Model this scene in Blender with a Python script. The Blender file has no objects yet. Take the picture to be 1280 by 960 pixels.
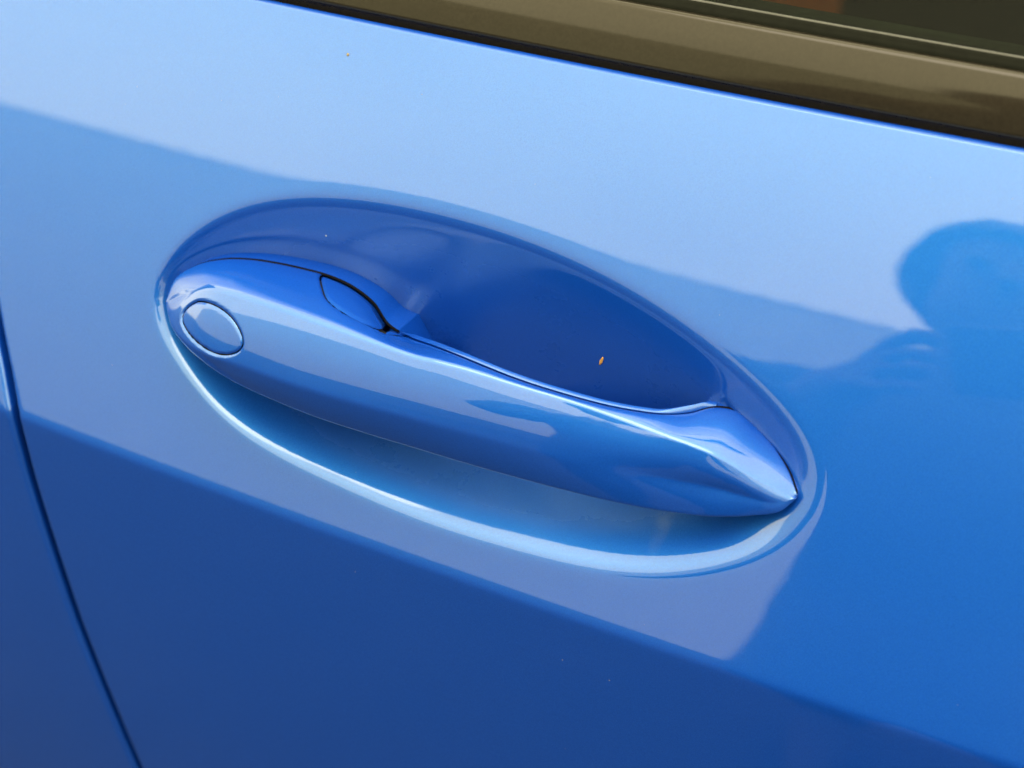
import bpy, bmesh, math, random
import numpy as np
from math import radians, sin, cos, tan, pi
from mathutils import Vector, Matrix

random.seed(4); rng = np.random.default_rng(4)
scene = bpy.context.scene
C = scene.collection

# ------------------------------------------------------------------ camera
YAW, PITCH, ROLL, DIST = radians(22), radians(30), radians(3.85), .55
fw = np.array([-sin(YAW)*cos(PITCH), cos(YAW)*cos(PITCH), -sin(PITCH)])
rt = np.array([cos(YAW), sin(YAW), 0.]); up = np.cross(rt, fw)
rt, up = cos(ROLL)*rt + sin(ROLL)*up, -sin(ROLL)*rt + cos(ROLL)*up
HZ = .92                                   # height of the handle above the ground
cam_pos = np.array([0, 0, HZ]) - DIST*fw
cd = bpy.data.cameras.new('camera'); cam = bpy.data.objects.new('camera', cd); C.objects.link(cam)
cam.matrix_world = Matrix([[rt[k], up[k], -fw[k], cam_pos[k]] for k in range(3)] + [[0, 0, 0, 1]])
cd.sensor_width = 36; cd.lens = 2200/1280*36; cd.clip_start = .01; cd.clip_end = 3000
cd.dof.use_dof = True; cd.dof.focus_distance = .555; cd.dof.aperture_fstop = 8
scene.camera = cam

# ------------------------------------------------------------------ daylight: bright hazy sky, veiled sun high behind the photographer
SUN_EL, SUN_AZ = radians(74), radians(165)     # azimuth from +Y (the far side of the car) towards +X
world = bpy.data.worlds.new('World'); scene.world = world; world.use_nodes = True
nt = world.node_tree; nt.nodes.clear()
sky = nt.nodes.new('ShaderNodeTexSky'); sky.sky_type = 'NISHITA'; sky.sun_disc = False
sky.sun_elevation = SUN_EL; sky.sun_rotation = SUN_AZ
sky.air_density = 1.0; sky.dust_density = 4.0; sky.ozone_density = 1.0
bg = nt.nodes.new('ShaderNodeBackground'); bg.inputs[1].default_value = .12
wo = nt.nodes.new('ShaderNodeOutputWorld')
cl = nt.nodes.new('ShaderNodeTexNoise'); cl.inputs['Scale'].default_value = 2.2; cl.inputs['Detail'].default_value = 5
cmr = nt.nodes.new('ShaderNodeMapRange'); cmr.inputs[1].default_value = .3; cmr.inputs[2].default_value = .7; cmr.inputs[3].default_value = 8.5; cmr.inputs[4].default_value = 10.5
nt.links.new(cl.outputs['Fac'], cmr.inputs[0])
veil = nt.nodes.new('ShaderNodeMix'); veil.data_type = 'RGBA'; veil.inputs['Factor'].default_value = .85      # thin overcast deck over the whole sky
nt.links.new(sky.outputs[0], veil.inputs['A']); vt = nt.nodes.new('ShaderNodeMix'); vt.data_type = 'RGBA'; vt.blend_type = 'MULTIPLY'; vt.inputs['Factor'].default_value = 1.; vt.inputs['B'].default_value = (1.13, 1.02, .60, 1)
nt.links.new(cmr.outputs[0], vt.inputs['A']); nt.links.new(vt.outputs['Result'], veil.inputs['B'])
nt.links.new(veil.outputs['Result'], bg.inputs[0]); nt.links.new(bg.outputs[0], wo.inputs[0])
sd = bpy.data.lights.new('sun', 'SUN'); sd.energy = .5; sd.angle = radians(40); sd.color = (1, .95, .88)
so = bpy.data.objects.new('sun', sd); C.objects.link(so)
sv = Vector((sin(SUN_AZ)*cos(SUN_EL), cos(SUN_AZ)*cos(SUN_EL), sin(SUN_EL)))
so.rotation_euler = sv.to_track_quat('Z', 'Y').to_euler()
vs = scene.view_settings
vs.view_transform = 'Standard'; vs.look = 'None'; vs.gamma = 1; vs.use_curve_mapping = False
vs.exposure = 2.17
scene.cycles.max_bounces = 8; scene.cycles.use_denoising = True

# ------------------------------------------------------------------ materials
def newmat(name):
    m = bpy.data.materials.new(name); m.use_nodes = True
    n = m.node_tree.nodes; l = m.node_tree.links
    return m, n, l, n['Principled BSDF']
def pset(b, **kw):
    for k, v in kw.items():
        b.inputs[k.replace('_', ' ')].default_value = v
def mixrgb(n, l, fac, a, b):
    x = n.new('ShaderNodeMix'); x.data_type = 'RGBA'
    l.new(fac, x.inputs['Factor']) if not isinstance(fac, float) else None
    for sock, v in ((x.inputs['A'], a), (x.inputs['B'], b)):
        if isinstance(v, tuple): sock.default_value = v + (1,)
        else: l.new(v, sock)
    return x.outputs['Result']
def noise(n, l, scale, detail=2, rough=.5, coord=None):
    t = n.new('ShaderNodeTexNoise'); t.inputs['Scale'].default_value = scale
    t.inputs['Detail'].default_value = detail; t.inputs['Roughness'].default_value = rough
    if coord: l.new(coord, t.inputs['Vector'])
    return t.outputs['Fac']
def ramp(n, l, fac, a, b, va=0., vb=1.):
    r = n.new('ShaderNodeMapRange'); l.new(fac, r.inputs['Value'])
    r.inputs['From Min'].default_value = a; r.inputs['From Max'].default_value = b
    r.inputs['To Min'].default_value = va; r.inputs['To Max'].default_value = vb
    return r.outputs['Result']

def make_paint(name='blue_metallic_paint', smear=None, film=False):
    m, n, l, b = newmat(name)
    tc = n.new('ShaderNodeNewGeometry').outputs['Position']
    fl = n.new('ShaderNodeTexVoronoi'); fl.inputs['Scale'].default_value = 3800; l.new(tc, fl.inputs['Vector'])
    sep = n.new('ShaderNodeSeparateColor'); l.new(fl.outputs['Color'], sep.inputs[0])
    col = mixrgb(n, l, ramp(n, l, sep.outputs[0], 0, 1), PAINT_A, PAINT_B)
    if smear:
        # a dried water mark: pale film with its own shape on the paint
        x0, z0, rx, rz = smear
        mp = n.new('ShaderNodeMapping'); l.new(tc, mp.inputs['Vector'])
        mp.vector_type = 'POINT'
        mp.inputs['Location'].default_value = (-x0/rx, 0, -z0/rz); mp.inputs['Scale'].default_value = (1/rx, 0, 1/rz)
        ln = n.new('ShaderNodeVectorMath'); ln.operation = 'LENGTH'; l.new(mp.outputs[0], ln.inputs[0])
        ms = ramp(n, l, ln.outputs['Value'], 1.0, .1)
        nz = noise(n, l, 220, 3, .5, tc)
        mul = n.new('ShaderNodeMath'); mul.operation = 'MULTIPLY'; l.new(ms, mul.inputs[0]); l.new(ramp(n, l, nz, .3, .75, .03, .22), mul.inputs[1])
        col = mixrgb(n, l, mul.outputs[0], col, (.42, .47, .5))
    l.new(col, b.inputs['Base Color'])
    pset(b, Metallic=0., Roughness=.6, Coat_Weight=1., Coat_Roughness=.012, Coat_IOR=1.6, Specular_IOR_Level=0.)
    # second pigment: lighter metallic flakes under the same clear coat
    fb = n.new('ShaderNodeBsdfPrincipled'); pset(fb, Metallic=1., Roughness=.45, Coat_Weight=1., Coat_IOR=1.6)
    l.new(mixrgb(n, l, ramp(n, l, sep.outputs[1], 0, 1), FLAKE_A, FLAKE_B), fb.inputs['Base Color'])
    ms_ = n.new('ShaderNodeMixShader'); ms_.inputs[0].default_value = .5
    l.new(b.outputs[0], ms_.inputs[1]); l.new(fb.outputs[0], ms_.inputs[2]); l.new(ms_.outputs[0], n['Material Output'].inputs['Surface'])
    # fine orange peel in the clear coat, faint dust film in its gloss
    bp = n.new('ShaderNodeBump'); bp.inputs['Strength'].default_value = .003; bp.inputs['Distance'].default_value = .0006
    l.new(noise(n, l, 420, 1, .5, tc), bp.inputs['Height']); l.new(bp.outputs[0], b.inputs['Coat Normal']); l.new(bp.outputs[0], fb.inputs['Coat Normal'])
    cr_ = ramp(n, l, noise(n, l, 60, 5, .65, tc), .35, .8, .008, .05)
    if film:      # hazy protective film lining the cup, starting a little inside the rim
        at = n.new('ShaderNodeAttribute'); at.attribute_name = 'film'
        ad = n.new('ShaderNodeMath'); ad.operation = 'MULTIPLY_ADD'; l.new(at.outputs['Fac'], ad.inputs[0]); ad.inputs[1].default_value = .26; l.new(cr_, ad.inputs[2]); cr_ = ad.outputs[0]
    l.new(cr_, b.inputs['Coat Roughness']); l.new(cr_, fb.inputs['Coat Roughness'])
    return m
PAINT_A, PAINT_B = (.001, .042, .42), (.002, .056, .54)
FLAKE_A, FLAKE_B = (.014, .100, .175), (.024, .142, .245)
PAINT = make_paint()
PAINT_RECESS = make_paint('blue_metallic_paint_with_water_mark', (.0545, .8895, .0035, .010), True)

def plain(name, col, rough=.5, **kw):
    m, n, l, b = newmat(name)
    tc = n.new('ShaderNodeNewGeometry').outputs['Position']
    lo = kw.pop('low', .75); d = tuple(c*lo for c in col)
    l.new(mixrgb(n, l, ramp(n, l, noise(n, l, kw.pop('scale', 300), 4, .6, tc), .35, .65), d, col), b.inputs['Base Color'])
    pset(b, Roughness=rough, **kw)
    return m
RUBBER = plain('black_rubber', (.012, .012, .012), .6)
GASKET = plain('brown_black_gasket', (.003, .0025, .0025), .7, Specular_IOR_Level=.05)
DARK = plain('dark_void_lining', (.004, .004, .005), .8)
TRIM = plain('dark_bronze_gloss_trim', (.016, .0135, .010), .10, Specular_IOR_Level=.26, Specular_Tint=(1, .93, .80, 1), scale=900)
LIP = plain('olive_grey_seal_lip', (.005, .0055, .0035), .8, Specular_IOR_Level=.06)

def felt():
    m, n, l, b = newmat('olive_flocked_seal')
    g = n.new('ShaderNodeNewGeometry').outputs['Position']
    mp = n.new('ShaderNodeMapping'); l.new(g, mp.inputs['Vector']); mp.inputs['Scale'].default_value = (40, 700, 700)
    l.new(mixrgb(n, l, ramp(n, l, noise(n, l, 1, 5, .7, mp.outputs[0]), .35, .65), (.003, .004, .0025), (.022, .026, .016)), b.inputs['Base Color'])
    pset(b, Roughness=.9); return m
FELT = felt()
LEATHER = plain('red_brown_leather', (.42, .11, .035), .5)
CABIN = plain('black_cabin_plastic', (.005, .005, .0045), .7)

def glassmat():
    m, n, l, b = newmat('tinted_window_glass')
    pset(b, Base_Color=(.30, .35, .27, 1), Roughness=.01, Transmission_Weight=1., IOR=1.14)
    return m
GLASS = glassmat()

# ------------------------------------------------------------------ helpers
def link(name, me, parent=None, mats=(), kind=None):
    o = bpy.data.objects.new(name, me); C.objects.link(o)
    for m in mats: me.materials.append(m)
    if parent is not None: o.parent = parent
    if kind: o['kind'] = kind
    return o
def tag(o, label, cat=None, group=None):
    o['label'] = label
    if cat: o['category'] = cat
    if group: o['group'] = group
    return o
def empty(name, loc=(0, 0, 0)):
    o = bpy.data.objects.new(name, None); C.objects.link(o); o.empty_display_size = .05
    return o      # parts are modelled in place, so roots sit at the origin unless moved with loc
def mesh_from(name, V, Fc, Nv=None, smooth=True):
    me = bpy.data.meshes.new(name); me.from_pydata([tuple(v) for v in V], [], Fc); me.update()
    if smooth: me.polygons.foreach_set('use_smooth', [True]*len(me.polygons))
    if Nv is not None: me.normals_split_custom_set_from_vertices([tuple(v) for v in Nv])
    return me
def grid_normals(P):
    a = np.gradient(P, axis=0); b = np.gradient(P, axis=1)
    n = np.cross(a, b); ln = np.linalg.norm(n, axis=2, keepdims=True)
    return n/np.maximum(ln, 1e-14)
def grid_mesh(name, P, S=None, flip=False, wall=0., Nrm=None, mask=None, wrap=False):
    """quad grid P[i,j]; with a field S the part S>0 is kept and its cut edge is exact; wall>0 turns the cut edge inwards"""
    ni, nj = P.shape[:2]
    if Nrm is None: Nrm = grid_normals(P)
    if flip: Nrm = -Nrm
    V = [tuple(v) for v in P.reshape(-1, 3)]; NV = [tuple(v) for v in Nrm.reshape(-1, 3)]
    idx = np.arange(ni*nj).reshape(ni, nj)
    q = np.stack([idx[:-1, :-1], idx[1:, :-1], idx[1:, 1:], idx[:-1, 1:]], -1).reshape(-1, 4)
    cutedges = []
    if S is None: faces = q.tolist()
    else:
        s = S.reshape(-1); pos = s[q] > 0; cnt = pos.sum(1)
        faces = q[cnt == 4].tolist(); ecache = {}
        def cut(a, b):
            k = (a, b) if a < b else (b, a)
            if k not in ecache:
                t = s[k[0]]/(s[k[0]] - s[k[1]]); p0, p1 = np.array(V[k[0]]), np.array(V[k[1]])
                n0, n1 = np.array(NV[k[0]]), np.array(NV[k[1]]); nn = n0*(1-t) + n1*t
                ecache[k] = len(V); V.append(tuple(p0*(1-t) + p1*t)); NV.append(tuple(nn/max(np.linalg.norm(nn), 1e-12)))
            return ecache[k]
        for f in q[(cnt > 0) & (cnt < 4)].tolist():
            poly = []; ce = []
            for a, b in zip(f, f[1:] + f[:1]):
                if s[a] > 0: poly.append(a)
                if (s[a] > 0) != (s[b] > 0):
                    c = cut(a, b); poly.append(c); ce.append((c, s[a] > 0))
            if len(poly) >= 3: faces.append(poly)
            if len(ce) == 2: cutedges.append((ce[0][0], ce[1][0]) if ce[0][1] else (ce[1][0], ce[0][0]))
    if wall > 0 and cutedges:
        dup = {}
        def dn(a, depth, nrm_mix):
            k = (a, depth)
            if k not in dup:
                dup[k] = len(V); V.append(tuple(np.array(V[a]) - np.array(NV[a])*depth)); NV.append(NV[a])
            return dup[k]
        for a, b in cutedges:
            faces.append([a, b, dn(b, wall, 0), dn(a, wall, 0)])
    if flip: faces = [f[::-1] for f in faces]
    used = sorted({i for f in faces for i in f}); mp = {o: k for k, o in enumerate(used)}
    V = [V[i] for i in used]; NV = [NV[i] for i in used]; faces = [[mp[i] for i in f] for f in faces]
    return mesh_from(name, V, faces, NV)
def catmull(pts, u):
    p = np.array(pts, float); m = len(p); q = np.vstack([2*p[0]-p[1], p, 2*p[-1]-p[-2]])
    u = np.asarray(u)*(m-1); i = np.clip(np.floor(u).astype(int), 0, m-2); t = (u-i)[:, None]
    a, b, c, d = q[i], q[i+1], q[i+2], q[i+3]
    return .5*(2*b + (c-a)*t + (2*a-5*b+4*c-d)*t*t + (3*b-a-3*c+d)*t**3)
def box(bm, x0, x1, y0, y1, z0, z1):
    vs_ = [bm.verts.new(v) for v in ((x0,y0,z0),(x1,y0,z0),(x1,y1,z0),(x0,y1,z0),(x0,y0,z1),(x1,y0,z1),(x1,y1,z1),(x0,y1,z1))]
    for f in ((3,2,1,0),(4,5,6,7),(0,1,5,4),(1,2,6,5),(2,3,7,6),(3,0,4,7)): bm.faces.new([vs_[k] for k in f])
def bm_obj(name, bm, parent, mats, bevel=0., smooth=False, kind=None):
    if bevel: bmesh.ops.bevel(bm, geom=bm.edges[:], offset=bevel, segments=3, affect='EDGES', profile=.6)
    bmesh.ops.recalc_face_normals(bm, faces=bm.faces[:])
    me = bpy.data.meshes.new(name); bm.to_mesh(me); bm.free()
    if smooth: me.polygons.foreach_set('use_smooth', [True]*len(me.polygons))
    return link(name, me, parent, mats, kind)

# ------------------------------------------------------------------ the door's skin, a height field y(x,z) facing -Y
ZB, ZC0, ZCS = 1.02, .8582, -.040
E0, E1, EP = 19., 33., 1.2
RP = 4.0
BELT = 1.0085
def zcrease(x): return ZC0 + ZCS*x
TT = np.linspace(0, 1.4, 2801)
_e = np.tan(np.radians(E0 + (E1-E0)*TT**EP)); EBT = tan(radians(-3.))
GG = np.concatenate([[0], np.cumsum(((_e[1:]+_e[:-1])/2 - EBT)*np.diff(TT))])
def skin_y(x, z):
    c = zcrease(x); H = ZB - c; w = z - c; r = .0008
    ws = np.where(w/r > 30, w, r*np.log1p(np.exp(np.clip(w/r, -60, 30))))      # rounded crease
    y = w*EBT + np.where(w < 0, .35*w*w, 0) + H*np.interp(ws/H, TT, GG)
    return y + x*x/(2*RP) - .02373
# handle recess: an egg-shaped dish, its outline as polar radius about RC (x squeezed by 2.2)
RC, RSX = (-.016, .9000), 2.2
RIM = [(-127.11, -5.78), (-127.6, 1.73), (-124.95, 9.12), (-119.15, 17.34), (-110.94, 25.2), (-100.31, 31.24), (-87.94, 35.64), (-75.41, 38.59), (-58.49, 40.5), (-38.81, 41.33), (-16.46, 40.68), (5.79, 38.28), (28.08, 33.76), (47.72, 27.73), (64.71, 20.82), (79.14, 13.24), (89.78, 5.53), (95.47, -2.18), (96.87, -10.27), (93.1, -19.27), (84.86, -27.68), (71.7, -35.37), (55.27, -41.66), (37.66, -44.91), (11.0, -46.34), (-16.94, -46.24), (-46.41, -43.58), (-74.25, -39.23), (-93.93, -33.35), (-108.33, -24.48), (-119.05, -15.96), (-124.78, -10.37)]      # mm from the handle's centre
def _rim_table():
    q = np.array(RIM)/1000 + np.array([0, HZ]); m = len(q); t = np.linspace(0, m, 1200, endpoint=False); i = t.astype(int); f = (t-i)[:, None]
    a, b, c, d = q[(i-1) % m], q[i], q[(i+1) % m], q[(i+2) % m]
    e = .5*(2*b + (c-a)*f + (2*a-5*b+4*c-d)*f*f + (3*b-a-3*c+d)*f**3)
    dx, dz = (e[:, 0]-RC[0])/RSX, e[:, 1]-RC[1]; an = np.arctan2(dz, dx) % (2*pi); o = np.argsort(an); r = np.hypot(dx, dz)
    g = np.linspace(0, 2*pi, 512, endpoint=False); rr = np.interp(g, an[o], r[o], period=2*pi)
    return np.fft.rfft(rr)/512
_rc = _rim_table(); NH = 16
def rim_radius(a):
    r = np.full_like(a, _rc[0].real, dtype=float)
    for k in range(1, NH):
        w = np.exp(-(k/11.)**4); r = r + 2*w*(_rc[k].real*np.cos(k*a) - _rc[k].imag*np.sin(k*a))
    return r*(1 + .040*np.clip(-np.cos(a), 0, 1)**3)
RD = .034                                   # depth of the dish; its wall angle is set separately round the rim
_B = np.linspace(.05, 6, 400); _S = _B/np.tanh(_B)
def recess(x, z):
    fr = lambda x_, z_: np.hypot((x_-RC[0])/RSX, z_-RC[1])/rim_radius(np.arctan2(z_-RC[1], (x_-RC[0])/RSX))
    a = np.arctan2(z-RC[1], (x-RC[0])/RSX); r = fr(x, z); h = 2e-5
    L = 1/np.maximum(np.hypot((fr(x+h, z)-fr(x-h, z))/(2*h), (fr(x, z+h)-fr(x, z-h))/(2*h)), 1.)     # mm of travel per unit of r
    s = np.clip((np.sin(a)+.28)/.36, 0, 1); s = s*s*(3-2*s); lf = np.clip(-np.cos(a), 0, 1); rg = np.clip(np.cos(a), 0, 1)
    slope = .62 + .5*lf**4
    ep = (s*.0011 + (1-s)*.0009)*(1 - .4*lf**2 + .5*rg**2)/L
    b = np.interp(np.clip(slope*L/RD, 1.01, 4.5), _S, _B)
    q = (1-r)/ep; qs = ep*np.where(q > 30, q, np.log1p(np.exp(np.clip(q, -60, 30))))
    t = np.clip((qs-.6)/.4, 0, 1); dl = .017
    low = dl*np.tanh(1.35*qs*L/dl) + (RD-dl)*t*t*(3-2*t)           # shallow ledge below the grip, deeper again behind it
    return s*RD*np.tanh(b*qs)/np.tanh(b) + (1-s)*low, r
GAP = [(.34,-.068),(.66,-.1385),(.7075,-.1491),(.7746,-.1637),(.8383,-.1750),(.8633,-.1783),(.8667,-.1790),(.8792,-.1843),(.8934,-.1910),(.93,-.2075),(.97,-.2265),(1.03,-.256)]
def gap_x(z): return np.interp(z, [g[0] for g in GAP], [g[1] for g in GAP])
GAPW = .0034

def rows():
    lo = list(np.arange(.66, .846, .004)); 
    tb = np.concatenate([-(np.array([.0135, .011, .009, .0075, .006, .005, .004, .0032, .0025, .0018, .0012, .0006])), [0]])
    return lo, tb
def panel_grid(dcols, side):
    """columns at distance d from the shut line; side=+1 front door, -1 rear door. rows follow crease and belt"""
    wlow = -np.concatenate([np.arange(.50, .275, -.015), np.arange(.27, .0135, -.0035), [.0135, .011, .009, .0075, .006, .005, .004, .0032, .0025, .0019, .0014, .001, .0007, .0004, .0002]])
    whi = np.concatenate([np.linspace(0, .012, 25), np.linspace(.0129, .11, 110), np.linspace(.1112, 1, 45)*1.0])
    whi_t = np.concatenate([np.linspace(0, .015, 12), np.linspace(.018, .08, 20), np.linspace(.0865, .72, 108), np.linspace(.7275, 1, 36)])
    nz = len(wlow) + len(whi_t); d = np.asarray(dcols)
    X = np.zeros((nz, len(d))); Z = np.zeros_like(X)
    x = np.full((nz, len(d)), -.17)
    off = (d if side > 0 else -GAPW - d)
    for it in range(4):
        c = zcrease(x); top = BELT
        Z[:len(wlow)] = c[:len(wlow)] + wlow[:, None]
        Z[len(wlow):] = c[len(wlow):] + whi_t[:, None]*(top - c[len(wlow):])
        x = gap_x(Z) + off[None]
    X = x
    Y = skin_y(X, Z)
    dep, r = recess(X, Z)
    if side > 0: Y = Y + dep
    R = .0022
    Y = Y + np.where(d < R, R - np.sqrt(np.maximum(R*R - (R-np.minimum(d, R))**2, 0)), 0)[None]
    P = np.stack([X, Y, Z], -1)
    # belt edge: roll over a small radius, then tuck down behind
    e = 1e-4; slope = (skin_y(X[-1], Z[-1]) - skin_y(X[-1], Z[-1]-e))/e; ph0 = np.arctan(slope)
    extra = []; base = P[-1].copy(); pa = ph0
    for rr, pend, m_ in ((.0007, radians(66), 5), (.0045, radians(150), 12)):          # hemmed fold, then a rounder lip
        b0 = base
        for k in np.linspace(0, 1, m_+1)[1:]:
            ph = pa + (pend-pa)*k
            extra.append(np.stack([b0[:, 0], b0[:, 1] + rr*(np.cos(pa) - np.cos(ph)), b0[:, 2] + rr*(np.sin(ph) - np.sin(pa))], -1))
        base = extra[-1].copy(); pa = np.full_like(ph0, pend)
    last = extra[-1].copy(); last[:, 1] += .004; last[:, 2] -= .012; extra.append(last)
    P = np.concatenate([P, np.stack(extra)], 0)
    rfull = np.concatenate([r, np.full((len(extra), len(d)), 2.)], 0)
    # return flange at the shut line
    fl = P[:, :1].copy(); fl[:, :, 1] += .016; fl[:, :, 0] += .002*side
    P = np.concatenate([fl, P], 1); rfull = np.concatenate([np.full((len(P), 1), 2.), rfull], 1)
    return P, rfull

# ------------------------------------------------------------------ surroundings that the paint mirrors: ground, building opposite
def ground():
    me = mesh_from('ground', [(-400,-400,0),(400,-400,0),(400,400,0),(-400,400,0)], [[0,1,2,3]])
    m, n, l, b = newmat('asphalt')
    tc = n.new('ShaderNodeNewGeometry').outputs['Position']
    l.new(mixrgb(n, l, ramp(n, l, noise(n, l, 8, 6, .7, tc), .3, .7), (.006, .008, .012), (.012, .015, .020)), b.inputs['Base Color'])
    pset(b, Roughness=.9); o = link('ground', me, None, [m], 'structure'); return o
ground()

def building():
    root = tag(empty('building'), 'long pale rendered building with a tiled eave, mirrored in the blue paint', 'building')
    wallm = plain('pale_render', (.76, .775, .68), .85, scale=3, low=.94); plm = plain('grey_plinth', (.10, .10, .10), .85, scale=5); til = plain('pale_coping_tile', (.76, .775, .68), .8, scale=4, low=.94)
    yf = -7.0; top = .965 + .515*7.02
    bm = bmesh.new(); box(bm, -26, 10, yf-6, yf, .7, top-.03); bm_obj('wall', bm, root, [wallm])
    bm = bmesh.new(); box(bm, -26.05, 10.05, yf-6.05, yf+.05, 0, .7); bm_obj('plinth', bm, root, [plm])
    # tiled eave: a scalloped edge, sloping up away from the street
    xs = np.arange(-26.2, 10.2, .03); V = []; F = []
    for x in xs:
        z = .022*abs(sin(pi*x/.24)) + .006*sin(x*1.7)
        V += [(x, yf+.006, top-.01+z), (x, yf+.006, top-.05), (x, yf-3, top+.30+z), (x, yf-6.06, top+z)]
    for k in range(len(xs)-1):
        a, b = 4*k, 4*k+4
        F += [[a+1, b+1, b, a], [a, b, b+2, a+2], [a+2, b+2, b+3, a+3]]
    link('roof', mesh_from('roof', V, F, smooth=False), root, [til])
building()

# ------------------------------------------------------------------ front door
car = tag(empty('car'), 'glossy blue car seen close at its recessed door handle', 'car')
dcols = np.concatenate([[0, .0001, .0003, .0006, .001, .0015, .0022], np.arange(.0035, .045, .0016), np.arange(.0455, .305, .00095), np.arange(.306, .52, .004), np.arange(.53, 1.12, .015)])
P, rf = panel_grid(dcols, 1)
Nn = grid_normals(P)
if Nn[60, 60, 1] > 0: Nn = -Nn
FL = not (grid_normals(P)[60, 60, 1] < 0)
skin = link('front_door', grid_mesh('front_door', P, rf-1, flip=FL), car, [PAINT]); tag(skin, 'blue front door skin with a sharp crease below the handle')
rec = link('handle_recess', grid_mesh('handle_recess', P, 1-rf, flip=FL), skin, [PAINT_RECESS])
_me = rec.data; _co = np.zeros(len(_me.vertices)*3); _me.vertices.foreach_get('co', _co); _co = _co.reshape(-1, 3)
_q = np.clip((1 - recess(_co[:, 0], _co[:, 2])[1] - .02)/.22, 0, 1)
_at = _me.attributes.new('film', 'FLOAT', 'POINT'); _at.data.foreach_set('value', (_q*_q*(3-2*_q)).astype(np.float32))
tag(rec, 'scooped blue recess behind the pull handle')

# ------------------------------------------------------------------ rear door edge beyond the shut line
P2, rf2 = panel_grid(np.concatenate([[0, .0001, .0003, .0006, .001, .0015, .0022], np.arange(.0035, .02, .002), np.arange(.022, .3, .008), np.arange(.31, .82, .02)]), -1)
g2 = grid_normals(P2)
rear = link('rear_door', grid_mesh('rear_door', P2, None, flip=not (g2[60, 20, 1] < 0)), car, [PAINT]); tag(rear, 'edge of the neighbouring blue door left of the shut line')
# black rubber seal deep in the shut line
zz = np.linspace(.37, 1.0, 100); V = []; F = []
for z in zz:
    xg = float(gap_x(z)) - GAPW/2; y = float(skin_y(np.array(xg), np.array(z)))
    for dx_, dy_ in ((-.012, .020), (-.004, .011), (.0, .0095), (.004, .011), (.012, .020)): V.append((xg+dx_, y+dy_, z))
for k in range(len(zz)-1):
    for j in range(4): F.append([5*k+j, 5*k+j+1, 5*k+j+6, 5*k+j+5])
link('shut_line_seal', mesh_from('shut_line_seal', V, F), rear, [RUBBER])

# ------------------------------------------------------------------ the pull handle
# guide curves (mm, from the handle's centre): top seam, ridge, belly, lower edge
H_TOP = [(-125.49, -3.32, -2.87), (-124.46, 1.36, 4.36), (-118.28, 5.54, 9.39), (-110.27, 8.92, 11.97), (-101.55, 11.39, 12.96), (-92.56, 13.14, 13.07), (-83.43, 14.37, 12.82), (-74.23, 15.11, 12.25), (-65.29, 15.2, 10.47), (-57.17, 14.49, 6.86), (-50.29, 12.08, 1.79), (-39.43, 6.96, 2.3), (-26.5, -1.54, 6.66), (-14.91, -8.15, 9.65), (-5.53, -10.46, 9.84), (2.87, -10.65, 8.88), (11.02, -10.13, 7.88), (19.08, -9.32, 7.05), (27.06, -8.32, 6.34), (34.94, -6.99, 5.72), (42.65, -5.06, 5.33), (49.97, -1.84, 4.74), (56.56, 3.59, 4.25), (62.73, 9.48, 5.12), (70.14, 11.63, 4.48), (77.36, 9.93, 1.33), (84.07, 6.68, -2.11), (90.03, 2.35, -5.95), (94.74, -2.72, -10.32)]
H_RIDGE = [(-125.49, -3.32, -2.87), (-114.64, -6.69, 4.78), (-103.95, -9.32, 10.93), (-93.47, -11.73, 13.29), (-83.86, -13.48, 14.1), (-74.74, -14.75, 14.42), (-65.99, -15.66, 14.4), (-57.53, -16.26, 14.15), (-49.26, -16.69, 13.76), (-41.18, -16.94, 13.25), (-33.25, -17.03, 12.63), (-25.44, -16.97, 12.02), (-17.72, -16.53, 11.78), (-10.14, -16.1, 11.2), (-2.65, -15.66, 10.43), (4.74, -15.07, 9.63), (12.07, -14.33, 8.95), (19.34, -13.48, 8.29), (26.53, -12.61, 7.42), (33.65, -11.78, 6.36), (40.75, -11.06, 5.26), (47.87, -10.53, 4.23), (55.01, -10.18, 3.32), (62.06, -9.69, 2.34), (68.89, -8.75, 0.73), (75.42, -7.59, -1.91), (81.79, -6.39, -5.07), (88.27, -4.54, -7.83), (94.59, -1.98, -10.8)]
H_BELLY = [(-125.76, -2.92, -3.12), (-117.9, -10.89, -6.08), (-107.92, -16.86, -7.43), (-97.74, -20.27, -7.4), (-87.94, -21.96, -6.5), (-78.64, -23.28, -6.27), (-69.72, -24.23, -6.33), (-61.06, -24.76, -6.4), (-52.57, -25.02, -6.39), (-44.26, -25.05, -6.41), (-36.1, -24.9, -6.47), (-28.08, -24.6, -6.53), (-20.2, -24.13, -6.69), (-12.43, -23.57, -6.97), (-4.76, -22.91, -7.29), (2.81, -22.14, -7.7), (10.3, -21.29, -8.16), (17.72, -20.35, -8.62), (25.06, -19.24, -9.03), (32.34, -17.96, -9.26), (39.55, -16.53, -9.36), (46.71, -15.0, -9.5), (53.82, -13.48, -9.76), (60.91, -11.95, -10.04), (67.97, -10.43, -10.36), (75.02, -9.0, -10.82), (82.04, -7.8, -11.66), (89.0, -6.22, -12.15), (94.81, -3.11, -10.06)]
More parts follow.
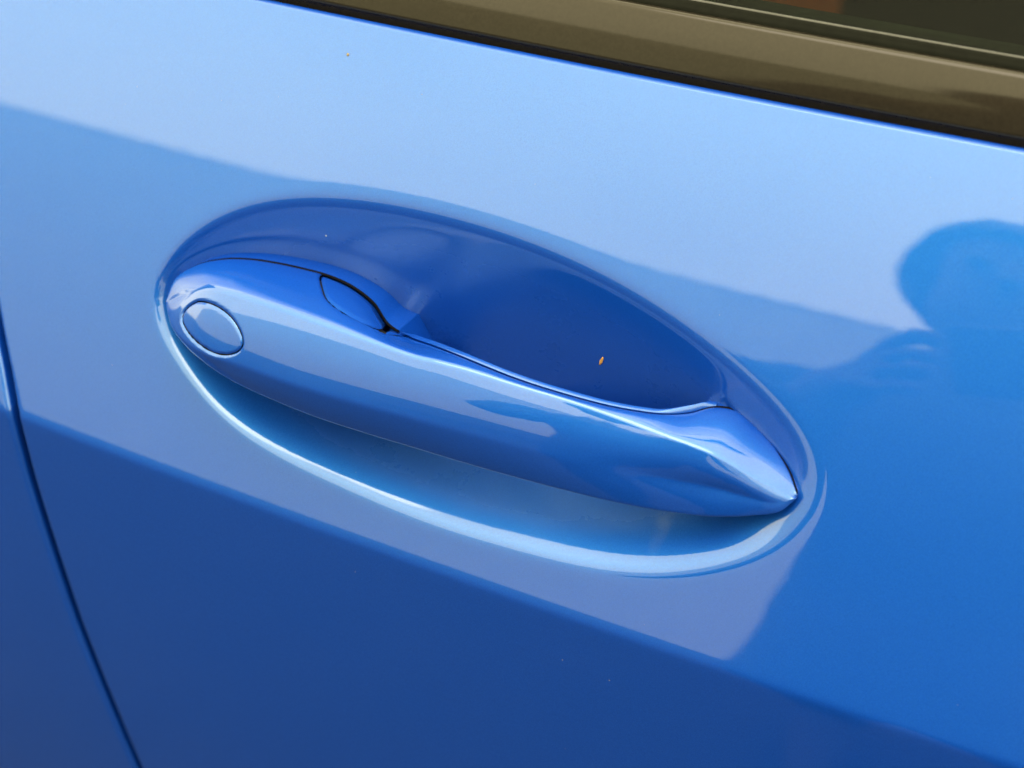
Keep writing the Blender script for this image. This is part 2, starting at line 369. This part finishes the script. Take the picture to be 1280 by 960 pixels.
H_LOW = [(-126.04, -2.53, -3.37), (-119.88, -8.49, -8.09), (-111.33, -13.11, -11.24), (-102.3, -16.22, -13.57), (-93.3, -18.29, -15.47), (-84.16, -19.65, -16.58), (-75.11, -20.55, -17.33), (-66.25, -21.17, -18.07), (-57.49, -21.56, -18.62), (-48.82, -21.7, -18.92), (-40.28, -21.68, -19.15), (-31.85, -21.56, -19.4), (-23.54, -21.29, -19.62), (-15.34, -20.97, -19.95), (-7.23, -20.59, -20.31), (0.78, -20.09, -20.64), (8.72, -19.51, -20.92), (16.59, -18.85, -21.19), (24.37, -18.1, -21.45), (32.09, -17.27, -21.69), (39.74, -16.36, -21.88), (47.32, -15.32, -21.94), (54.84, -14.14, -21.74), (62.3, -12.86, -21.33), (69.67, -11.48, -20.68), (76.88, -9.85, -19.36), (83.9, -8.05, -17.52), (90.59, -5.93, -15.09), (94.74, -2.72, -10.32)]
def handle_sections(nu=360):
    u = np.linspace(0, 1, nu)
    A, B, Cc, D = (catmull(t, u) for t in (H_TOP, H_RIDGE, H_BELLY, H_LOW))
    size = np.clip(np.linalg.norm(D-A, axis=1)/30, 0, 1)[:, None]
    def seg(p, q, n, bulge=0, bdir=(0, -1, .3)):
        t = np.linspace(0, 1, n, endpoint=False)[None, :, None]
        return p[:, None]*(1-t) + q[:, None]*t + np.array(bdir)*bulge*size[:, None]*np.sin(pi*t)
    A2 = A + np.array([0, 2.2, -1.6])*size; Eb = D + np.array([0, 9., 1.5])*size
    pts = np.concatenate([seg(A2, A, 5), seg(A, B, 18, .5, (0, -.3, 1)), seg(B, Cc, 36, 1.1), seg(Cc, D, 20, .5, (0, -1, 0)), seg(D, Eb, 9), Eb[:, None]], 1)
    # round the ridge and the lower turn
    sm = pts.copy(); ker = np.array([1, 4, 7, 9, 7, 4, 1], float); ker /= ker.sum()
    pad = np.concatenate([pts[:, :1].repeat(3, 1), pts, pts[:, -1:].repeat(3, 1)], 1)
    sm = sum(ker[k]*pad[:, k:k+pts.shape[1]] for k in range(7))
    wgt = np.ones(pts.shape[1]); wgt[:8] = [0, .2, .4, .5, .5, .6, .8, 1]; wgt[-3:] = 0
    out = pts*(1-wgt[None, :, None]) + sm*wgt[None, :, None]
    return out/1000 + np.array([0, 0, HZ]), u

LOCK_EDGE = [(-113.4,-8.04),(-113.0,-4.4),(-108.25,-0.74),(-101.87,-0.08),(-94.89,-1.34),(-89.45,-4.1),(-85.7,-8.3),(-86.13,-11.9),(-90.73,-14.6),(-96.81,-15.2),(-103.5,-13.8),(-109.6,-11.2)]
BASE_EDGE = [(-77.2,21.0),(-76.24,18.17),(-73.45,16.13),(-69.81,13.87),(-65.5,11.45),(-60.31,9.59),(-54.67,8.25),(-49.0,7.2),(-44.8,6.46),(-41.5,5.5)]
def closed_curve(pts, n=160):
    p = np.array(pts, float); m = len(p); t = np.linspace(0, m, n, endpoint=False); i = t.astype(int); f = (t-i)[:, None]
    a, b, c, d = p[(i-1) % m], p[i % m], p[(i+1) % m], p[(i+2) % m]
    return .5*(2*b + (c-a)*f + (2*a-5*b+4*c-d)*f*f + (3*b-a-3*c+d)*f**3)
def signed_dist(q, poly):
    """>0 inside a closed polygon; q (n,2)"""
    a = poly; b = np.roll(poly, -1, 0); ab = b-a
    best = np.full(len(q), 1e9); ins = np.zeros(len(q), bool)
    for k in range(len(a)):
        t = np.clip(((q-a[k])@ab[k])/max(ab[k]@ab[k], 1e-12), 0, 1)
        best = np.minimum(best, np.hypot(*(q - a[k] - t[:, None]*ab[k]).T))
        c = (a[k, 1] > q[:, 1]) != (b[k, 1] > q[:, 1])
        xx = a[k, 0] + (q[:, 1]-a[k, 1])/(ab[k, 1] if abs(ab[k, 1]) > 1e-12 else 1e-12)*ab[k, 0]
        ins ^= c & (q[:, 0] < xx)
    return np.where(ins, best, -best)
H, hu = handle_sections(560)
Hn = grid_normals(H)
if Hn[280, 40, 1] > 0: Hn = -Hn
HF = grid_normals(H)[280, 40, 1] > 0
xb = np.stack([H[..., 0]*1000, (.866*(H[..., 2]-HZ) + .5*H[..., 1])*1000], -1).reshape(-1, 2)
lock = closed_curve(LOCK_EDGE)
s_lock = signed_dist(xb, lock).reshape(H.shape[:2])/1000
be = catmull(BASE_EDGE, np.linspace(0, 1, 90))
s_base = signed_dist(xb, np.vstack([be, [(-40, 40), (-74, 40)]])).reshape(H.shape[:2])/1000
def eased(P, N, s, r):
    d = np.clip(s, 0, r); return P - N*np.where(s < r, r - np.sqrt(np.maximum(r*r-(r-d)**2, 0)), 0)[..., None]
g1, g2 = .00022, .00022
s_shell = np.minimum(-s_lock - g1, -s_base - g2)
keep = np.minimum(s_shell, 1)
handle = link('pull_handle', grid_mesh('pull_handle', eased(H, Hn, s_shell, .0007), s_shell, flip=HF, wall=.003), car, [PAINT])
tag(handle, 'blue bow-shaped pull handle tapering to a point')
lk = link('lock_cap', grid_mesh('lock_cap', eased(H, Hn, s_lock-g1, .0006) - Hn*.00012, s_lock-g1, flip=HF, wall=.003), handle, [PAINT])
tag(lk, 'oval blue cap over the key lock')
hb = link('handle_base', grid_mesh('handle_base', eased(H, Hn, s_base-g2, .0006) - Hn*.0006, s_base-g2, flip=HF, wall=.003), handle, [PAINT])
tag(hb, 'small blue fixed segment wedged behind the handle')
# dark lining that shows only at the bottom of the joints
nz_ = (hu > .005) & (hu < .5)
link('joint_lining', grid_mesh('joint_lining', (H - Hn*.0022)[nz_][:, 4:64], None, flip=HF), handle, [DARK])
# inner half of the grip: closed bar behind the seam
A, Bq, Cq, Dq = (catmull(t, hu)/1000 + np.array([0, 0, HZ]) for t in (H_TOP, H_RIDGE, H_BELLY, H_LOW))
k0, k1 = int(.378*560), int(.825*560); sec = []
uu = (hu[k0:k1]-hu[k0])/(hu[k1-1]-hu[k0]); lip = np.clip((uu-.80)/.12, 0, 1)*np.clip((1-uu)/.06, 0, 1)
lift = (.0003 - .003*np.clip(1-uu/.05, 0, 1)**2 + .0015*lip*lip*(3-2*lip))[:, None]
a, d = A[k0:k1], Dq[k0:k1]; dep = .010
for oy, oz, ref in ((.0030,-.0030,a),(.0012,-.0004,a),(.0010,.0,a),(.0013,.6,a),(.0021,1.,a),(.0029,.6,a),(.0034,-.0016,a),(.0042,-.006,a),(.0046,-.012,a),(.0118,.008,d),(.0118,.004,d),(.006,.0015,d)):
    q = ref.copy(); q[:, 1] += oy; q[:, 2:3] += (oz*lift if oz >= .5 else oz); sec.append(q)
S_ = np.stack(sec, 1)
def refine(S, n=40):
    out = np.stack([catmull(S[i], np.linspace(0, 1, n)) for i in range(len(S))]); return out
S_ = refine(S_[::3]); gn = grid_normals(S_)
bs = link('grip_back', grid_mesh('grip_back', S_, None, flip=HF), handle, [PAINT])
tag(bs, 'inner blue half of the grip behind the thin seam')
# rubber gaskets round the two mounting ends, reaching into the recess
def gasket(u0, u1, name, prof, mat):
    m_ = (hu >= u0) & (hu <= u1); idx = np.where(m_)[0][::2]
    topc = H[idx][:, 4]; botc = H[idx][:, -1]; Hc = (topc + botc)/2
    rings = []
    for dy_, shr in prof:
        t2 = topc + (Hc-topc)*shr; b2 = botc + (Hc-botc)*shr
        loop = np.concatenate([t2, b2[::-1]], 0); loop[:, 1] += dy_; rings.append(loop)
    return link(name, grid_mesh(name, np.stack(rings, 0), None), handle, [mat])
RUB = ((.0004, .012), (.0006, -.003), (.0012, -.002), (.0016, .012)); FOOT = ((.0008, .02), (.0014, .012), (.004, .012), (.012, .03), (.03, .06))
for u0, u1 in ((.004, .374), (.80, .996)):
    gasket(u0, u1, 'end_gasket', RUB, GASKET); gasket(u0, u1, 'mounting_foot', FOOT, PAINT)

# ------------------------------------------------------------------ belt trim, seal, window glass
def strip(name, prof, x0, x1, mat, parent, n=140, flipit=False):
    xs = np.linspace(x0, x1, n); pr = np.array(prof, float)
    P_ = np.zeros((n, len(pr), 3))
    for i, x in enumerate(xs):
        yb = float(skin_y(np.array(x), np.array(BELT)))
        P_[i, :, 0] = x; P_[i, :, 1] = yb + pr[:, 0]; P_[i, :, 2] = BELT + pr[:, 1]
    gq = grid_normals(P_); fl_ = gq[n//2, len(pr)//2, 1] > 0
    return link(name, grid_mesh(name, P_, None, flip=fl_), parent, [mat])
def arc_prof(y0, z0, e0, e1, length, n=24):
    out = [(y0, z0)]; st = length/(n-1)
    for k in range(n-1):
        e = radians(e0 + (e1-e0)*(k+.5)/(n-1)); y0 += st*sin(e); z0 += st*cos(e); out.append((y0, z0))
    return out
X0, X1 = -1.02, .95
tp = [(.0085, -.006), (.0062, .0010), (.0054, .0022)]; tp2 = arc_prof(.0050, .0030, 12, 36, .0172)
e_y, e_z = tp2[-1]
cap = [(e_y+.0006, e_z+.0004), (e_y+.0018, e_z+.0008), (e_y+.0026, e_z+.0002)]
trim = strip('window_trim', tp + tp2 + cap, X0, X1, TRIM, car); tag(trim, 'dark glossy bronze strip along the window base')
lipp = [(e_y+.0016, e_z-.003), (e_y+.0020, e_z+.0010), (e_y+.0032, e_z+.0026), (e_y+.0040, e_z+.0034), (e_y+.0048, e_z+.0036), (e_y+.0052, e_z+.0026), (e_y+.0050, e_z-.004)]
tag(strip('seal_lip', catmull(lipp, np.linspace(0, 1, 28)), X0, X1, LIP, trim), 'olive grey rubber lip wiping the window')
tag(strip('seal_highlight_strip', [(e_y+.0046, e_z+.0033), (e_y+.0048, e_z+.0040), (e_y+.0051, e_z+.0041), (e_y+.0053, e_z+.0034)], X0, X1, plain('painted_seal_highlight', (.05, .05, .042), .5), trim), 'thin pale strip painted as the highlight along the window seal')  # added pale strip: the bright glint on the lip's edge put in as colour
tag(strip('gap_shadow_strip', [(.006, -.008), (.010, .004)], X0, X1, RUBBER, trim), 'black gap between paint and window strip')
# pane: thin closed sheet leaning inwards
gy, gz = e_y + .0056, e_z - .004; LEAN = radians(27); GL = .57
gdir = np.array([sin(LEAN), cos(LEAN)]); gnr = np.array([cos(LEAN), -sin(LEAN)])*.004
ss = np.linspace(0, GL, 40); outer = [(gy + gdir[0]*s - .05*s*s*0, gz + gdir[1]*s) for s in ss]
inner = [(y + gnr[0], z + gnr[1]) for y, z in outer][::-1]
glass = strip('window_glass', outer + inner + outer[:1], X0, X1, GLASS, car, n=20)
tag(glass, 'tinted side window')
# felt channel and door card top behind the glass
tag(strip('inner_seal', [(gy+.006, gz-.006), (gy+.0075, gz+.001), (gy+.010, gz+.0045), (gy+.015, gz+.0065), (gy+.018, gz+.004), (gy+.019, gz-.01)], X0, X1, FELT, car), 'olive flocked seal behind the window')
tag(strip('door_card', [(gy+.0195, gz-.008), (gy+.03, gz-.012), (gy+.05, gz-.03), (gy+.06, gz-.08), (gy+.06, -.33), (gy+.02, -.34)], X0, X1, CABIN, car), 'black inner door sill')
# roof rail and roof over the window, floor of the cabin
ry = gy + gdir[0]*GL; rz = gz + gdir[1]*GL
roof_prof = [(ry-.012, rz-.01), (ry-.006, rz+.02), (ry+.05, rz+.055), (ry+.25, rz+.085), (ry+.9, rz+.085), (ry+.9, rz+.05), (ry+.05, rz+.02), (ry+.01, rz-.01), (ry-.012, rz-.01)]
strip('roof', roof_prof, -1.2, 1.0, PAINT, car, n=30)
bm = bmesh.new(); box(bm, -1.2, 1.0, 1.45, 1.50, .35, 1.52); bm_obj('far_side', bm, car, [CABIN])
bm = bmesh.new(); box(bm, -1.2, 1.0, .17, 1.45, .30, .36); bm_obj('cabin_floor', bm, car, [CABIN])
bm = bmesh.new(); box(bm, -1.24, -1.2, .1, 1.5, .3, 1.52); bm_obj('rear_bulkhead', bm, car, [CABIN])
bm = bmesh.new(); box(bm, 1.0, 1.04, .17, 1.5, .3, 1.2); bm_obj('dashboard', bm, car, [CABIN])
# seat of red-brown leather
bm = bmesh.new(); box(bm, -.30, -.08, .37, .80, .55, .946)
seat = bm_obj('seat_backrest', bm, car, [LEATHER], bevel=.035, smooth=True); tag(seat, 'red-brown leather seat glimpsed through the window')
bm = bmesh.new(); box(bm, -.20, .25, .36, .80, .42, .56); bm_obj('seat_cushion', bm, seat, [LEATHER], bevel=.035, smooth=True)

# ------------------------------------------------------------------ the photographer, mirrored in the paint
def skin_mesh(name, V, Ed, R, parent, mats, sub=2, root=0):
    me = bpy.data.meshes.new(name); me.from_pydata(V, Ed, []); me.update()
    o = link(name, me, parent, mats)
    bm = bmesh.new(); bm.from_mesh(me); ly = bm.verts.layers.skin.verify(); bm.verts.ensure_lookup_table()
    for k, v in enumerate(bm.verts):
        r = R[k]; v[ly].radius = r if isinstance(r, tuple) else (r, r); v[ly].use_root = (k == root)
    bm.to_mesh(me); bm.free()
    m = o.modifiers.new('skin', 'SKIN'); m.use_smooth_shade = True
    m2 = o.modifiers.new('sub', 'SUBSURF'); m2.levels = m2.render_levels = sub
    return o
def person():
    root = tag(empty('person'), 'photographer in dark clothes holding a phone up to the door', 'person')
    px, py = .150, -.80
    V, Ed, R = [], [], []
    def add(p, r, frm=None):
        V.append((px+p[0], py+p[1], p[2])); R.append(r)
        if frm is not None: Ed.append((frm, len(V)-1))
        return len(V)-1
    pel = add((0, 0, .82), (.135, .10)); wa = add((0, 0, .98), (.115, .085), pel); ch = add((0, .01, 1.12), (.135, .095), wa)
    nb = add((0, .02, 1.265), (.085, .06), ch); nk = add((0, .035, 1.335), .046, nb)
    h0 = add((0, .06, 1.385), (.062, .068), nk); h1 = add((0, .07, 1.44), (.074, .088), h0); h2 = add((0, .06, 1.50), (.068, .078), h1); add((0, .055, 1.525), (.04, .045), h2)
    for sx in (-1, 1):
        sh = add((.172*sx, .01, 1.238), (.068, .062), ch)
        el = add((.238*sx, .08, 1.05), (.048, .048), sh); fa = add((.15*sx, .18, 1.10), (.040, .040), el)
        wr = add((.095*sx, .262, 1.155), (.024, .03), fa); pm = add((.080*sx, .285, 1.175), (.020, .034), wr)
        for k in range(4):                        # four fingers behind the phone
            b = add((.070*sx, .300, 1.212 - .019*k), (.0095, .0095), pm); c = add((.052*sx, .318, 1.216 - .019*k), (.0085, .0085), b)
            add(((.036+.004*(k == 3))*sx, .322, 1.215 - .019*k), (.0075, .0075), c)
        t1 = add((.066*sx, .270, 1.185), (.011, .011), pm); t2 = add((.050*sx, .276, 1.196), (.0095, .0095), t1); add((.038*sx, .284, 1.200), (.008, .008), t2)
        hp = add((.09*sx, 0, .76), (.085, .09), pel); kn = add((.10*sx, .015, .44), (.058, .06), hp); an = add((.105*sx, -.01, .085), (.042, .045), kn)
        add((.11*sx, .05, .045), (.042, .04), an); add((.115*sx, .16, .032), (.038, .028), len(V)-1)
    m, n, l, b = newmat('dark_clothes_and_skin')
    sp = n.new('ShaderNodeSeparateXYZ'); g = n.new('ShaderNodeNewGeometry'); l.new(g.outputs['Position'], sp.inputs[0])
    head = ramp(n, l, sp.outputs['Z'], 1.325, 1.335)
    hands = n.new('ShaderNodeMath'); hands.operation = 'GREATER_THAN'; l.new(sp.outputs['Y'], hands.inputs[0]); hands.inputs[1].default_value = py + .25
    mx = n.new('ShaderNodeMath'); mx.operation = 'MAXIMUM'; l.new(head, mx.inputs[0]); l.new(hands.outputs[0], mx.inputs[1])
    legs = ramp(n, l, sp.outputs['Z'], .80, .81)
    cloth = mixrgb(n, l, legs, (.02, .022, .03), (.028, .028, .030))
    l.new(mixrgb(n, l, mx.outputs[0], cloth, (.12, .07, .045)), b.inputs['Base Color']); pset(b, Roughness=.8)
    bo = skin_mesh('body', V, Ed, R, root, [m])
    tx = bpy.data.textures.new('clothing_folds', 'CLOUDS'); tx.noise_scale = .075
    dm = bo.modifiers.new('folds', 'DISPLACE'); dm.texture = tx; dm.strength = .028; dm.mid_level = .5; dm.texture_coords = 'LOCAL'
    # hair: a rough cap over skull and nape
    bm = bmesh.new(); bmesh.ops.create_uvsphere(bm, u_segments=36, v_segments=24, radius=1)
    for v in list(bm.verts):
        v.co.x *= .096; v.co.y *= .105; v.co.z *= .100
        f = 1 + .025*sin(23*v.co.x*10 + 3*sin(v.co.z*90)) + .03*random.random(); v.co *= f
    bmesh.ops.delete(bm, geom=[v for v in bm.verts if (v.co.y > .035 and v.co.z < .035) or v.co.z < -.065], context='VERTS')
    for v in bm.verts: v.co += Vector((px, py+.055, 1.464))
    bm_obj('hair', bm, root, [plain('black_hair', (.012, .010, .009), .55)], smooth=True)
    for sx in (-1, 1):
        bm = bmesh.new(); bmesh.ops.create_uvsphere(bm, u_segments=12, v_segments=8, radius=.012)
        for v in bm.verts: v.co += Vector((px + .03*sx, py + .145, 1.447))
        bm_obj('eye', bm, root, [plain('eye', (.05, .04, .04), .2)], smooth=True)
    bm = bmesh.new(); box(bm, -.010, .010, .14, .172, 1.405, 1.435)
    for v in bm.verts: v.co += Vector((px, py, 0))
    bm_obj('nose', bm, root, [plain('nose_skin', (.12, .07, .045), .6)], bevel=.006, smooth=True)
person()
ph = tag(empty('smartphone'), 'dark phone held upright by the photographer', 'phone')
bm = bmesh.new(); box(bm, -.075, .075, -.037, .037, -.0045, .0045)
o = bm_obj('body', bm, ph, [plain('phone_black', (.01, .01, .012), .3)], bevel=.003, smooth=True)
ph.matrix_world = Matrix([[rt[k], up[k], -fw[k], (cam_pos - fw*.04)[k]] for k in range(3)] + [[0, 0, 0, 1]])

# ------------------------------------------------------------------ small specks of debris
def speck(name, label, x, z, sx, sz, rot, col, inrec=False, cat='debris'):
    a, zz_ = np.array(x), np.array(z); y = float(skin_y(a, zz_)) + (float(recess(a, zz_)[0]) if inrec else 0.)
    e = 3e-4
    fy = lambda x_, z_: float(skin_y(np.array(x_), np.array(z_))) + (float(recess(np.array(x_), np.array(z_))[0]) if inrec else 0.)
    nv = Vector(((fy(x+e, z)-fy(x-e, z))/(2*e), -1, (fy(x, z+e)-fy(x, z-e))/(2*e))).normalized()
    bm = bmesh.new(); bmesh.ops.create_icosphere(bm, subdivisions=2, radius=1)
    for v in bm.verts:
        k = 1 + .35*(random.random()-.5); v.co.x *= sx*k*(1-.5*abs(v.co.y)); v.co.y *= sz*k; v.co.z *= .00018
    o = bm_obj(name, bm, None, [plain(name+'_matter', col, .8)], smooth=True)
    o.matrix_world = Matrix.Translation(Vector((x, y, z)) + nv*.0001) @ nv.to_track_quat('Z', 'Y').to_matrix().to_4x4() @ Matrix.Rotation(rot, 4, 'Z')
    return tag(o, label, cat)
speck('leaf_fragment', 'tiny orange-brown leaf fragment stuck in the dark recess', .0215, .9240, .0006, .0020, radians(-18), (.45, .22, .05), True)
speck('dirt_speck', 'tiny tan dirt dot on the paint below the window', -.0809, .9996, .0005, .0006, .3, (.20, .16, .10))
speck('dust_speck', 'tiny pale dust dot in the recess above the handle', -.0773, .9442, .0003, .0003, .3, (.35, .38, .42), True)

# fine dust lying on the paint, too small to tell apart
def dust():
    V, F = [], []
    for k in range(26):
        x, z = rng.uniform(-.2, .2), rng.uniform(.78, 1.0)
        d_, r_ = recess(np.array(x), np.array(z)); rr = rng.uniform(.00008, .00022)
        y = float(skin_y(np.array(x), np.array(z))) + float(d_); b = len(V)
        if abs(x) < .125 and abs(z-.916) < .03: continue
        for a in range(6): V.append((x + rr*cos(a*pi/3)*rng.uniform(.6, 1.2), y - .00002, z + rr*sin(a*pi/3)*rng.uniform(.6, 1.2)))
        V.append((x, y - .00015, z)); F += [[b+a, b+(a+1) % 6, b+6] for a in range(6)]
    o = link('dust', mesh_from('dust', V, F), None, [plain('pale_dust', (.18, .20, .24), .9)], 'stuff')
    tag(o, 'fine pale dust scattered over the blue paint', 'dust')
dust()
